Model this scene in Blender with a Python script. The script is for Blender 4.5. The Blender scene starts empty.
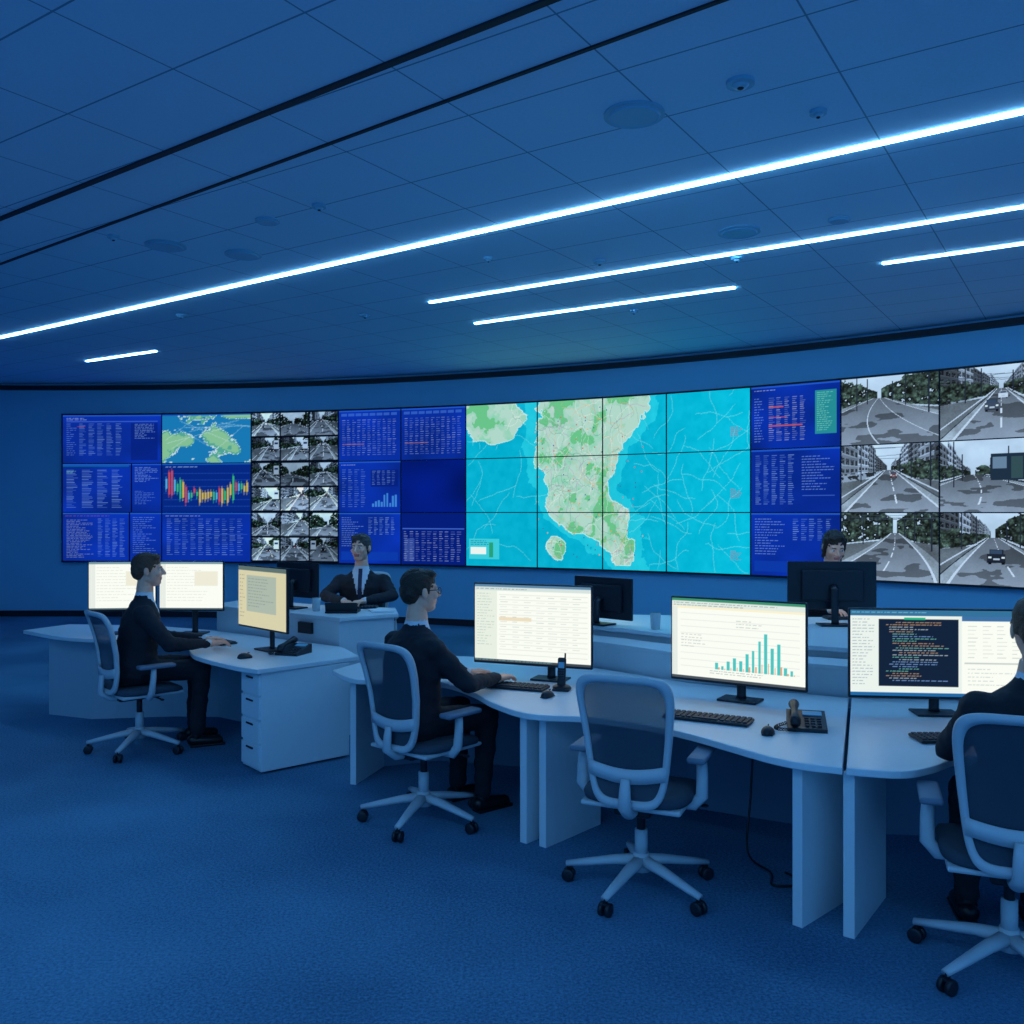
import bpy, bmesh, math
import numpy as np
from mathutils import Vector, Matrix, noise as mnoise

scene = bpy.context.scene
scene.view_settings.view_transform = 'Standard'
rng = np.random.default_rng(7)
COL = scene.collection
pi = math.pi

# ------------------------------------------------------------------ materials
def s2l(c):
    c = np.asarray(c, dtype=float) / 255.0
    return np.where(c <= 0.04045, c / 12.92, ((c + 0.055) / 1.055) ** 2.4)

def mat(name, col, rough=0.6, metal=0.0, bump=0.0, bscale=200.0, var=0.0, vscale=30.0, spec=0.4, alpha=1.0):
    m = bpy.data.materials.new(name); m.use_nodes = True
    nt = m.node_tree; N = nt.nodes; L = nt.links
    b = N['Principled BSDF']
    b.inputs['Roughness'].default_value = rough
    b.inputs['Metallic'].default_value = metal
    b.inputs['Specular IOR Level'].default_value = spec
    b.inputs['Alpha'].default_value = alpha
    tc = N.new('ShaderNodeTexCoord')
    nz = N.new('ShaderNodeTexNoise'); nz.inputs['Scale'].default_value = vscale
    nz.inputs['Detail'].default_value = 3
    L.new(tc.outputs['Object'], nz.inputs['Vector'])
    r = N.new('ShaderNodeMix'); r.data_type = 'RGBA'
    c = list(col)
    r.inputs[6].default_value = [x * (1 - var) for x in c] + [1]
    r.inputs[7].default_value = [min(1, x * (1 + var)) for x in c] + [1]
    L.new(nz.outputs['Fac'], r.inputs[0])
    L.new(r.outputs[2], b.inputs['Base Color'])
    if bump > 0:
        n2 = N.new('ShaderNodeTexNoise'); n2.inputs['Scale'].default_value = bscale
        L.new(tc.outputs['Object'], n2.inputs['Vector'])
        bp = N.new('ShaderNodeBump'); bp.inputs['Strength'].default_value = bump
        bp.inputs['Distance'].default_value = 0.01
        L.new(n2.outputs['Fac'], bp.inputs['Height']); L.new(bp.outputs['Normal'], b.inputs['Normal'])
    return m

def emis(name, col, strength):
    m = bpy.data.materials.new(name); m.use_nodes = True
    nt = m.node_tree; nt.nodes.clear()
    e = nt.nodes.new('ShaderNodeEmission'); e.inputs[0].default_value = (*col, 1); e.inputs[1].default_value = strength
    o = nt.nodes.new('ShaderNodeOutputMaterial'); nt.links.new(e.outputs[0], o.inputs[0])
    return m

def screen_mat(name, strength):
    m = bpy.data.materials.new(name); m.use_nodes = True
    nt = m.node_tree; nt.nodes.clear()
    a = nt.nodes.new('ShaderNodeAttribute'); a.attribute_name = 'Col'
    e = nt.nodes.new('ShaderNodeEmission'); e.inputs[1].default_value = strength
    o = nt.nodes.new('ShaderNodeOutputMaterial')
    nt.links.new(a.outputs['Color'], e.inputs[0]); nt.links.new(e.outputs[0], o.inputs[0])
    return m

M_WALL = mat('wall_paint', (0.19, 0.50, 0.74), 0.75, var=0.05, vscale=1.5)
M_WHITE = mat('desk_laminate', (0.68, 0.75, 0.80), 0.38, var=0.03)
M_PANEL = mat('desk_panel', (0.13, 0.22, 0.32), 0.6, var=0.04)
M_BLACK = mat('black_plastic', (0.012, 0.016, 0.024), 0.4)
M_DARK = mat('dark_trim', (0.008, 0.012, 0.022), 0.6)
M_KEY = mat('keycaps', (0.03, 0.04, 0.055), 0.5)
M_FRAME = mat('chair_frame', (0.50, 0.56, 0.61), 0.42)
M_MESH = mat('chair_mesh', (0.045, 0.075, 0.11), 0.85, bump=0.3, bscale=400, var=0.15, vscale=200, alpha=0.82)
M_SEAT = mat('seat_fabric', (0.045, 0.07, 0.10), 0.9, bump=0.3, bscale=300, var=0.2, vscale=100)
M_PAD = mat('arm_pad', (0.16, 0.22, 0.3), 0.6)
M_SUIT = mat('suit_navy', (0.015, 0.018, 0.027), 0.85, bump=0.25, bscale=40, var=0.25, vscale=12)
M_TROU = mat('trousers', (0.010, 0.013, 0.020), 0.85, bump=0.25, bscale=40)
M_SHIRT = mat('shirt', (0.65, 0.72, 0.8), 0.7)
M_TIE = mat('tie', (0.02, 0.03, 0.08), 0.5)
M_SKIN = mat('skin', (0.90, 0.46, 0.32), 0.5, var=0.06, vscale=40)
M_LIP = mat('lips', (0.55, 0.18, 0.16), 0.5)
M_HAIR = mat('hair_dark', (0.030, 0.020, 0.015), 0.55, bump=0.6, bscale=180, var=0.5, vscale=90)
M_HAIRB = mat('hair_brown', (0.10, 0.05, 0.03), 0.55, bump=0.6, bscale=180, var=0.5, vscale=90)
M_HAIRG = mat('hair_grey', (0.07, 0.06, 0.055), 0.6, bump=0.5, bscale=180, var=0.5, vscale=90)
M_EYE = mat('eye_white', (0.75, 0.75, 0.75), 0.3)
M_SHOE = mat('shoe', (0.008, 0.008, 0.01), 0.3)
M_GLASS = mat('glass_tumbler', (0.55, 0.68, 0.75), 0.15, alpha=0.5)
M_FIX = mat('fixture', (0.20, 0.46, 0.62), 0.5)
M_PAPER = mat('paper', (0.75, 0.8, 0.85), 0.8)
M_LED = emis('led_strip', (0.24, 0.60, 1.0), 34.0)
M_SCR = screen_mat('wall_screen', 1.0)
M_SCR2 = screen_mat('desk_screen', 1.1)

# ------------------------------------------------------------------ builder
class B:
    def __init__(s):
        s.v = []; s.f = []; s.m = []; s.mats = []; s.sm = []
    def mi(s, m):
        if m not in s.mats: s.mats.append(m)
        return s.mats.index(m)
    def add(s, vs, fs, m, smooth=False, M=None):
        o = len(s.v)
        for p in vs:
            p = Vector(p)
            s.v.append(tuple(M @ p) if M is not None else tuple(p))
        k = s.mi(m)
        for f in fs:
            s.f.append([i + o for i in f]); s.m.append(k); s.sm.append(smooth)
    def box(s, c, size, m, bev=0.0, M=None, rz=0.0, seg=2, smooth=False, rx=0.0):
        bm = bmesh.new(); bmesh.ops.create_cube(bm, size=1)
        for v in bm.verts: v.co = Vector((v.co.x * size[0], v.co.y * size[1], v.co.z * size[2]))
        if bev > 0:
            bmesh.ops.bevel(bm, geom=bm.edges[:], offset=min(bev, min(size) * 0.49), segments=seg, profile=0.5, affect='EDGES')
        T = Matrix.Translation(c) @ Matrix.Rotation(rz, 4, 'Z') @ Matrix.Rotation(rx, 4, 'X')
        bm.verts.index_update()
        s.add([T @ v.co for v in bm.verts], [[v.index for v in f.verts] for f in bm.faces], m, smooth, M)
        bm.free()
    def tube(s, pts, rad, m, seg=10, closed=False, M=None, smooth=True, flat=1.0):
        pts = [Vector(p) for p in pts]; n = len(pts)
        if not hasattr(rad, '__len__'): rad = [rad] * n
        vs = []; prev = None
        for i, p in enumerate(pts):
            if closed: t = pts[(i + 1) % n] - pts[i - 1]
            else: t = pts[min(i + 1, n - 1)] - pts[max(i - 1, 0)]
            t.normalize()
            if prev is None:
                a = Vector((0, 0, 1)) if abs(t.z) < 0.9 else Vector((1, 0, 0))
                nrm = (a - t * a.dot(t)).normalized()
            else:
                nrm = (prev - t * prev.dot(t)).normalized()
            prev = nrm; bn = t.cross(nrm)
            for j in range(seg):
                an = 2 * pi * j / seg
                vs.append(p + nrm * math.cos(an) * rad[i] * flat + bn * math.sin(an) * rad[i])
        fs = []
        for i in range(n if closed else n - 1):
            for j in range(seg):
                a = i * seg + j; b = i * seg + (j + 1) % seg
                c = ((i + 1) % n) * seg + (j + 1) % seg; d = ((i + 1) % n) * seg + j
                fs.append([a, b, c, d])
        if not closed:
            fs.append(list(range(seg))[::-1]); fs.append([(n - 1) * seg + j for j in range(seg)])
        s.add(vs, fs, m, smooth, M)
    def cyl(s, p1, p2, r, m, seg=20, r2=None, M=None, smooth=True):
        s.tube([p1, p2], [r, r if r2 is None else r2], m, seg=seg, M=M, smooth=smooth)
    def ell(s, c, r, m, M=None, seg=16, rings=10, R=None):
        vs = []; fs = []
        for i in range(rings + 1):
            ph = pi * i / rings
            if i in (0, rings):
                vs.append(Vector((0, 0, r[2] * math.cos(ph)))); continue
            for j in range(seg):
                th = 2 * pi * j / seg
                vs.append(Vector((r[0] * math.sin(ph) * math.cos(th), r[1] * math.sin(ph) * math.sin(th), r[2] * math.cos(ph))))
        def idx(i, j):
            if i == 0: return 0
            if i == rings: return len(vs) - 1
            return 1 + (i - 1) * seg + j % seg
        for i in range(rings):
            for j in range(seg):
                q = [idx(i, j), idx(i + 1, j), idx(i + 1, j + 1), idx(i, j + 1)]
                u = []
                for k in q:
                    if k not in u: u.append(k)
                fs.append(u)
        T = Matrix.Translation(c)
        if R is not None: T = T @ R
        s.add([T @ v for v in vs], fs, m, True, M)
    def cap(s, p1, p2, r1, r2, m, M=None, seg=12):
        p1 = Vector(p1); p2 = Vector(p2); d = (p2 - p1); L = d.length; d.normalize()
        pts = []; rad = []
        for k in range(1, 5):
            a = (pi / 2) * (1 - k / 4.0); pts.append(p1 - d * r1 * math.sin(a) * 0.999); rad.append(max(r1 * math.cos(a), 1e-4))
        pts[0] = p1 - d * r1 * math.sin(pi / 2 * 0.75)
        pts.insert(0, p1 - d * r1); rad.insert(0, r1 * 0.05)
        for k in range(0, 4):
            a = (pi / 2) * (k / 4.0); pts.append(p2 + d * r2 * math.sin(a)); rad.append(max(r2 * math.cos(a), 1e-4))
        pts.append(p2 + d * r2); rad.append(r2 * 0.05)
        a = Vector((0, 0, 1)) if abs(d.z) < 0.9 else Vector((1, 0, 0))
        nrm = (a - d * a.dot(d)).normalized(); bn = d.cross(nrm)
        vs = []; n = len(pts)
        for p, r in zip(pts, rad):
            for j in range(seg):
                an = 2 * pi * j / seg
                vs.append(p + nrm * math.cos(an) * r + bn * math.sin(an) * r)
        fs = [[i * seg + j, i * seg + (j + 1) % seg, (i + 1) * seg + (j + 1) % seg, (i + 1) * seg + j] for i in range(n - 1) for j in range(seg)]
        fs.append(list(range(seg))[::-1]); fs.append([(n - 1) * seg + j for j in range(seg)])
        s.add(vs, fs, m, True, M)
    def loft(s, rings, m, seg=24, M=None):
        vs = []
        for (c, rx, ry) in rings:
            for j in range(seg):
                a = 2 * pi * j / seg
                ca, sa = math.cos(a), math.sin(a)
                vs.append(Vector((c[0] + rx * math.copysign(abs(ca) ** 0.85, ca), c[1] + ry * math.copysign(abs(sa) ** 0.85, sa), c[2])))
        n = len(rings)
        fs = [[i * seg + j, i * seg + (j + 1) % seg, (i + 1) * seg + (j + 1) % seg, (i + 1) * seg + j] for i in range(n - 1) for j in range(seg)]
        fs.append(list(range(seg))[::-1]); fs.append([(n - 1) * seg + j for j in range(seg)])
        s.add(vs, fs, m, True, M)
    def slab(s, poly, z0, z1, m, bev=0.0, M=None):
        bm = bmesh.new()
        vs = [bm.verts.new((p[0], p[1], z0)) for p in poly]
        f = bm.faces.new(vs)
        r = bmesh.ops.extrude_face_region(bm, geom=[f])
        for v in [g for g in r['geom'] if isinstance(g, bmesh.types.BMVert)]: v.co.z = z1
        bmesh.ops.recalc_face_normals(bm, faces=bm.faces[:])
        if bev > 0:
            es = [e for e in bm.edges if abs(e.verts[0].co.z - e.verts[1].co.z) < 1e-5]
            bmesh.ops.bevel(bm, geom=es, offset=bev, segments=2, profile=0.5, affect='EDGES')
        bm.verts.index_update()
        s.add([v.co.copy() for v in bm.verts], [[v.index for v in f.verts] for f in bm.faces], m, False, M)
        bm.free()
    def fence(s, pts, z0, z1, th, m, M=None):
        n = len(pts); L = []; R = []
        for i in range(n):
            a = Vector(pts[max(i - 1, 0)]).to_2d(); b = Vector(pts[min(i + 1, n - 1)]).to_2d()
            t = (b - a).normalized(); nn = Vector((-t.y, t.x)) * th / 2
            p = Vector(pts[i]).to_2d(); L.append(p + nn); R.append(p - nn)
        s.slab([tuple(p) for p in L] + [tuple(p) for p in reversed(R)], z0, z1, m, M=M)
    def obj(s, name, parent=None, M=None, recalc=True):
        me = bpy.data.meshes.new(name)
        me.from_pydata(s.v, [], s.f)
        for m in s.mats: me.materials.append(m)
        me.polygons.foreach_set('material_index', s.m)
        me.polygons.foreach_set('use_smooth', s.sm)
        if recalc:
            bm = bmesh.new(); bm.from_mesh(me); bmesh.ops.recalc_face_normals(bm, faces=bm.faces[:]); bm.to_mesh(me); bm.free()
        me.update()
        o = bpy.data.objects.new(name, me); COL.objects.link(o)
        if parent: o.parent = parent
        if M is not None: o.matrix_local = M
        return o

def empty(name, M):
    o = bpy.data.objects.new(name, None); COL.objects.link(o); o.matrix_world = M; o.empty_display_size = 0.1
    return o

def place(x, y, ang=0.0, z=0.0):
    return Matrix.Translation((x, y, z)) @ Matrix.Rotation(ang, 4, 'Z')

def face_ang(fx, fy): return math.atan2(-fx, fy)

def catmull(pts, k=6):
    out = []; n = len(pts)
    for i in range(n - 1):
        p0 = Vector(pts[max(i - 1, 0)]); p1 = Vector(pts[i]); p2 = Vector(pts[i + 1]); p3 = Vector(pts[min(i + 2, n - 1)])
        for j in range(k):
            t = j / k
            out.append(tuple(0.5 * ((2 * p1) + (p2 - p0) * t + (2 * p0 - 5 * p1 + 4 * p2 - p3) * t * t + (3 * p1 - p0 - 3 * p2 + p3) * t ** 3)))
    out.append(tuple(pts[-1])); return out

# ------------------------------------------------------------------ room
CX, CY, R = -7.6, -3.9, 19.0
CEIL = 3.9
def arc(X, r=R):
    a = math.asin((X - CX) / R); return (CX + r * math.sin(a), CY + r * math.cos(a))
A0 = math.asin((-8.65 - CX) / R); A1 = math.asin((9.0 - CX) / R)
angs = [A0 + (A1 - A0) * i / 90 for i in range(91)]
def ap(a, r): return (CX + r * math.sin(a), CY + r * math.cos(a))
YB = -3.0
room_poly = [ap(a, R + 0.0) for a in angs]
fl = [(-8.65, YB)] + room_poly + [(9.0, YB)]

M_CARP = bpy.data.materials.new('carpet'); M_CARP.use_nodes = True
nt = M_CARP.node_tree; N = nt.nodes; L = nt.links; b = N['Principled BSDF']
b.inputs['Roughness'].default_value = 0.95; b.inputs['Specular IOR Level'].default_value = 0.1
tc = N.new('ShaderNodeTexCoord')
n1 = N.new('ShaderNodeTexNoise'); n1.inputs['Scale'].default_value = 75; n1.inputs['Detail'].default_value = 5; n1.inputs['Roughness'].default_value = 0.85
n2 = N.new('ShaderNodeTexNoise'); n2.inputs['Scale'].default_value = 0.7; n2.inputs['Detail'].default_value = 3
L.new(tc.outputs['Object'], n1.inputs['Vector']); L.new(tc.outputs['Object'], n2.inputs['Vector'])
ad = N.new('ShaderNodeMath'); ad.operation = 'MULTIPLY_ADD'; ad.inputs[1].default_value = 0.4; L.new(n2.outputs['Fac'], ad.inputs[0]); L.new(n1.outputs['Fac'], ad.inputs[2])
cr = N.new('ShaderNodeValToRGB'); cr.color_ramp.elements[0].position = 0.55; cr.color_ramp.elements[1].position = 0.86
cr.color_ramp.elements[0].color = (0.035, 0.11, 0.21, 1); cr.color_ramp.elements[1].color = (0.14, 0.35, 0.55, 1)
L.new(ad.outputs[0], cr.inputs[0]); L.new(cr.outputs[0], b.inputs['Base Color'])
bp = N.new('ShaderNodeBump'); bp.inputs['Strength'].default_value = 0.6; bp.inputs['Distance'].default_value = 0.01
L.new(n1.outputs['Fac'], bp.inputs['Height']); L.new(bp.outputs['Normal'], b.inputs['Normal'])

M_CEIL = bpy.data.materials.new('ceiling_tiles'); M_CEIL.use_nodes = True
nt = M_CEIL.node_tree; N = nt.nodes; L = nt.links; b = N['Principled BSDF']
b.inputs['Roughness'].default_value = 0.7; b.inputs['Specular IOR Level'].default_value = 0.3
tc = N.new('ShaderNodeTexCoord')
fac = None
for (vec, off, per, wd) in (((0.837, -0.547, 0), 0.17, 0.9, 0.009), ((0.547, 0.837, 0), 0.25, 0.6, 0.011)):
    d = N.new('ShaderNodeVectorMath'); d.operation = 'DOT_PRODUCT'; d.inputs[1].default_value = vec
    L.new(tc.outputs['Object'], d.inputs[0])
    a = N.new('ShaderNodeMath'); a.operation = 'ADD'; a.inputs[1].default_value = off; L.new(d.outputs['Value'], a.inputs[0])
    q = N.new('ShaderNodeMath'); q.operation = 'DIVIDE'; q.inputs[1].default_value = per; L.new(a.outputs[0], q.inputs[0])
    f = N.new('ShaderNodeMath'); f.operation = 'FRACT'; L.new(q.outputs[0], f.inputs[0])
    l = N.new('ShaderNodeMath'); l.operation = 'LESS_THAN'; l.inputs[1].default_value = wd / per; L.new(f.outputs[0], l.inputs[0])
    if fac is None: fac = l
    else:
        m_ = N.new('ShaderNodeMath'); m_.operation = 'MAXIMUM'; L.new(fac.outputs[0], m_.inputs[0]); L.new(l.outputs[0], m_.inputs[1]); fac = m_
nz = N.new('ShaderNodeTexNoise'); nz.inputs['Scale'].default_value = 60; nz.inputs['Detail'].default_value = 4; L.new(tc.outputs['Object'], nz.inputs['Vector'])
c1 = N.new('ShaderNodeMix'); c1.data_type = 'RGBA'; c1.inputs[6].default_value = (0.34, 0.62, 0.80, 1); c1.inputs[7].default_value = (0.46, 0.72, 0.88, 1)
L.new(nz.outputs['Fac'], c1.inputs[0])
c2 = N.new('ShaderNodeMix'); c2.data_type = 'RGBA'; c2.inputs[7].default_value = (0.12, 0.28, 0.42, 1)
L.new(c1.outputs[2], c2.inputs[6]); L.new(fac.outputs[0], c2.inputs[0]); L.new(c2.outputs[2], b.inputs['Base Color'])

g = B(); g.slab(fl, -0.1, 0.0, M_CARP); g.obj('floor')
g = B(); g.slab(fl, CEIL, CEIL + 0.1, M_CEIL); g.obj('ceiling')
def ring_band(name, r0, r1, z0, z1, m, a0=A0, a1=A1, n=90, parent=None):
    aa = [a0 + (a1 - a0) * i / n for i in range(n + 1)]
    gb = B(); gb.slab([ap(a, r0) for a in aa] + [ap(a, r1) for a in reversed(aa)], z0, z1, m); return gb.obj(name, parent)
ring_band('wall_back', R, R + 0.15, 0, CEIL, M_WALL)
ring_band('baseboard_back', R - 0.02, R, 0, 0.10, M_DARK)
ring_band('trim_1', R - 0.10, R, 3.79, 3.86, M_DARK)
g = B(); g.box((-8.725, (YB + 15.07) / 2, CEIL / 2), (0.15, 15.07 - YB, CEIL), M_WALL); g.obj('wall_left')
yr = arc(9.0)[1]
g = B(); g.box((9.075, (YB + yr) / 2, CEIL / 2), (0.15, yr - YB, CEIL), M_WALL); g.obj('wall_right')
g = B(); g.box((-8.64, (YB + 15.05) / 2, 0.05), (0.02, 15.05 - YB, 0.10), M_DARK); g.obj('baseboard_left')

def strip(name, p, q, w, h, m, z=CEIL):
    p = Vector(p); q = Vector(q); d = q - p; an = math.atan2(d.y, d.x); c = (p + q) / 2
    gb = B(); gb.box((c.x, c.y, z - h / 2), (d.length, w, h), m, rz=an); return gb.obj(name)
strip('added_fill_strip', (-6.45, 11.17), (3.75, 4.12), 0.045, 0.012, M_LED)
strip('added_fill_strip', (-0.84, 9.21), (4.6, 5.67), 0.038, 0.012, M_LED)
strip('added_fill_strip', (-0.42, 10.24), (2.13, 8.60), 0.038, 0.012, M_LED)
strip('added_fill_strip', (3.20, 7.77), (6.2, 5.80), 0.038, 0.012, M_LED)
strip('added_fill_strip', (-6.05, 12.80), (-4.75, 12.0), 0.038, 0.012, M_LED)
strip('added_fill_strip', (-5.5, 3.9), (2.4, -1.3), 0.045, 0.010, M_LED)  # added strip behind the camera, out of view, for more top-down light
strip('added_fill_strip', (-6.5, 2.0), (0.6, -2.6), 0.045, 0.010, M_LED)  # second added strip out of view, brightens the foreground floor
a_, b_ = (-3.74 - 2, 6.58 + 1.44), (0.16 + 2.0, 3.77 - 1.44)
strip('trim_2', a_, b_, 0.04, 0.012, M_DARK)
a_, b_ = (-4.44 - 2, 7.8 + 1.51), (0.88 + 2.0, 3.77 - 1.51)
strip('trim_3', a_, b_, 0.022, 0.010, M_DARK)

def disc(name, x, y, d, m=M_FIX, h=0.02):
    gb = B(); r = d / 2
    gb.cyl((x, y, CEIL), (x, y, CEIL - h * 0.6), r, m, seg=32, smooth=False)
    gb.cyl((x, y, CEIL - h * 0.6), (x, y, CEIL - h), r * 0.86, m, seg=32, r2=r * 0.78, smooth=False)
    gb.tube([(x + r * 0.8 * math.cos(t), y + r * 0.8 * math.sin(t), CEIL - h) for t in np.linspace(0, 2 * pi, 24)[:-1]], 0.003, M_WALL, seg=6, closed=True)
    return gb.obj(name)
for x, y, d in ((0.66, 4.86, .33), (1.74, 6.89, .32), (-2.79, 7.25, .32), (-2.24, 7.5, .30), (-1.8, 6.63, .18), (2.4, 6.6, .16)):
    disc('ceiling_speaker', x, y, d)
def sprinkler(x, y, d):
    gb = B()
    gb.cyl((x, y, CEIL), (x, y, CEIL - 0.02), d / 2, M_FIX, seg=24, smooth=False)
    gb.cyl((x, y, CEIL - 0.02), (x, y, CEIL - 0.035), d * 0.3, M_FIX, seg=20, r2=d * 0.22)
    gb.ell((x, y, CEIL - 0.036), (d * 0.12, d * 0.12, 0.008), M_DARK)
    gb.obj('smoke_detector')
for x, y, d in ((1.14, 4.49, .14), (1.64, 4.82, .09), (-1.35, 6.3, .1), (-3.1, 7.0, .09), (0.75, 7.7, .11), (-.2, 7.6, .08), (1.9, 7.6, .1), (-3.6, 9.8, .12), (-1.6, 9.8, .12), (1.3, 9.6, .1)):
    sprinkler(x, y, d)

# ------------------------------------------------------------------ painting
S = 1.0; TA = 1.0
def blank(w, h, c): 
    im = np.zeros((h, w, 3)); im[:] = c; return im
def rect(im, x0, y0, x1, y1, c, a=1.0):
    x0, y0, x1, y1 = [int(round(v * S)) for v in (x0, y0, x1, y1)]
    x0 = max(x0, 0); y0 = max(y0, 0)
    im[y0:y1, x0:x1] = im[y0:y1, x0:x1] * (1 - a) + np.array(c) * a
def text(im, x0, y0, x1, y1, c, step=3, a=0.7, full=False):
    x0, y0, x1, y1 = x0 * S, y0 * S, x1 * S, y1 * S; a = a * TA
    for y in range(int(y0), int(y1), step):
        x = int(x0); xe = x1 if full else x0 + (x1 - x0) * rng.uniform(0.4, 1.0)
        while x < xe - 1:
            w = int(rng.integers(2, 7)); w = min(w, int(xe) - x)
            im[y:y + 1, x:x + w] = im[y:y + 1, x:x + w] * (1 - a) + np.array(c) * a * 1.0
            x += w + int(rng.integers(1, 3))
def table(im, x0, y0, x1, y1, nc, c, step=3, a=0.7):
    x0, y0, x1, y1 = x0 * S, y0 * S, x1 * S, y1 * S
    cw = (x1 - x0) / nc
    for y in range(int(y0), int(y1), step):
        for k in range(nc):
            w = rng.uniform(0.35, 0.75) * cw; aa = a * rng.uniform(0.4, 1) * TA; xa = int(round(x0 + k * cw)); xb = int(round(x0 + k * cw + w))
            im[y:y + 1, xa:xb] = im[y:y + 1, xa:xb] * (1 - aa) + np.array(c) * aa
def line(im, x0, y0, x1, y1, c, a=1.0):
    n = int(max(abs(x1 - x0), abs(y1 - y0), 1) * 1.3)
    for t in np.linspace(0, 1, n):
        x = int(round(x0 + (x1 - x0) * t)); y = int(round(y0 + (y1 - y0) * t))
        if 0 <= x < im.shape[1] and 0 <= y < im.shape[0]:
            im[y, x] = im[y, x] * (1 - a) + np.array(c) * a
def noise(w, h, sx, sy=None, octv=4):
    sy = sy or sx; out = np.zeros((h, w)); amp = 1; tot = 0
    for o in range(octv):
        gx = int(w / sx) + 2; gy = int(h / sy) + 2
        G = rng.random((gy, gx))
        X = np.linspace(0, gx - 1.001, w); Y = np.linspace(0, gy - 1.001, h)
        xi = X.astype(int); yi = Y.astype(int); fx = X - xi; fy = (Y - yi)[:, None]
        fx = fx * fx * (3 - 2 * fx); fy = fy * fy * (3 - 2 * fy)
        a = G[yi][:, xi]; b2 = G[yi][:, xi + 1]; c = G[yi + 1][:, xi]; d = G[yi + 1][:, xi + 1]
        out += amp * ((a * (1 - fx) + b2 * fx) * (1 - fy) + (c * (1 - fx) + d * fx) * fy)
        tot += amp; amp *= 0.55; sx = max(sx / 2, 1.01); sy = max(sy / 2, 1.01)
    return out / tot

PW, PH = 96, 60
BLUE = (9, 46, 158); BLUE2 = (6, 32, 122); TXT = (150, 190, 240)
def dash(kind):
    global S, TA
    W2, H2 = 150, 94; S = 1.5625; TA = 0.85
    im = blank(W2, H2, BLUE)
    sh = noise(W2, H2, 90, 60, 2)[:, :, None]; im *= (0.80 + 0.40 * sh)
    rect(im, 0, 0, 96, 2, (30, 85, 200)) 
    if kind == 'a':
        text(im, 4, 4, 40, 7, (200, 220, 255), 3); rect(im, 4, 8, 92, 9, (50, 90, 200))
        table(im, 16, 11, 60, 50, 5, TXT, 3); text(im, 4, 11, 14, 50, (120, 160, 230), 4)
        rect(im, 14, 14, 22, 15, (200, 60, 60), .7); rect(im, 66, 10, 92, 56, BLUE2, .7); text(im, 70, 12, 90, 30, TXT, 3)
    if kind == 'b':
        rect(im, 0, 2, 64, 4, (10, 120, 130), .6); table(im, 4, 8, 62, 56, 4, TXT, 3, .8); rect(im, 66, 0, 67, PH, (2, 8, 40)); text(im, 70, 5, 94, 24, TXT, 3); text(im, 70, 34, 90, 50, TXT, 3, .5)
        text(im, 4, 9, 18, 12, (120, 220, 160), 3)
    if kind == 'c':
        text(im, 3, 4, 60, 5, (210, 100, 100), 3, .6); text(im, 4, 9, 30, 56, (190, 200, 200), 3, .6); table(im, 34, 8, 62, 56, 4, TXT, 3)
        rect(im, 64, 0, 65, PH, (2, 8, 40)); text(im, 68, 6, 92, 52, TXT, 4, .6)
    if kind == 'd':
        table(im, 5, 8, 90, 54, 10, TXT, 4, .75); text(im, 4, 4, 50, 6, (200, 220, 255), 3)
        rect(im, 4, 26, 92, 27, (40, 80, 190))
    if kind == 'd2':
        text(im, 4, 4, 50, 6, (200, 220, 255), 3); table(im, 5, 10, 44, 54, 4, TXT, 4, .7); rect(im, 50, 10, 92, 30, BLUE2, .8); table(im, 52, 12, 90, 29, 5, TXT, 3, .7)
        for i in range(9): rect(im, 52 + i * 4.4, 54 - rng.uniform(4, 18), 55 + i * 4.4, 54, (70, 150, 225), .8)
    if kind == 'e':
        for x in range(4, 92, 11): rect(im, x, 4, x + 9, 7, (70, 120, 210), .6)
        table(im, 5, 12, 92, 54, 11, (180, 200, 235), 4, .75); rect(im, 6, 40, 40, 41, (200, 120, 110), .5)
    if kind == 'f':
        im = blank(W2, H2, (3, 26, 118)) * (0.8 + 0.4 * noise(W2, H2, 110, 80, 2)[:, :, None])
    if kind == 'g':
        im = blank(W2, H2, (4, 30, 122)); table(im, 4, 22, 92, 56, 10, (190, 205, 235), 4, .8); rect(im, 2, 18, 94, 19, (60, 100, 200)); rect(im, 5, 30, 20, 56, (150, 170, 220), .3)
    if kind == 'h':
        text(im, 4, 4, 60, 6, (210, 225, 255), 3); table(im, 20, 12, 62, 54, 5, (200, 205, 225), 3, .8); text(im, 4, 12, 16, 54, TXT, 4)
        rect(im, 20, 20, 36, 21, (220, 90, 80), .8); rect(im, 20, 30, 40, 31, (220, 90, 80), .8); rect(im, 20, 38, 56, 39, (220, 90, 80), .8); rect(im, 70, 8, 92, 48, (40, 150, 150), .9); text(im, 72, 10, 90, 46, (150, 230, 200), 3)
    if kind == 'i':
        table(im, 5, 6, 50, 54, 5, TXT, 3, .8); text(im, 56, 8, 90, 40, TXT, 4, .7); rect(im, 56, 44, 90, 45, (60, 100, 200))
    if kind == 'j':
        text(im, 5, 6, 40, 40, TXT, 4, .7); table(im, 46, 6, 90, 26, 5, TXT, 3, .8); rect(im, 4, 46, 92, 56, (12, 60, 170), .8)
    S = 1.0; TA = 1.0
    return im
def candle():
    im = blank(PW, PH, (6, 40, 130)) ; rect(im, 0, 0, PW, 2, (20, 90, 190)); text(im, 4, 4, 50, 7, TXT, 3)
    for y in range(12, 54, 8): line(im, 2, y, 94, y, (30, 80, 180), .5)
    y = 32.0
    for x in range(4, 92, 3):
        y += rng.normal() * 3; y = min(max(y, 24), 40); hh = abs(rng.normal()) * 5 + 2
        c = [(60, 200, 110), (230, 200, 60), (225, 80, 70), (90, 190, 230)][int(rng.integers(0, 4))]
        line(im, x, y - hh - 3, x, y + hh + 3, c, .5); rect(im, x, y - hh, x + 2, y + hh, c, .8)
    return im
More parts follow.
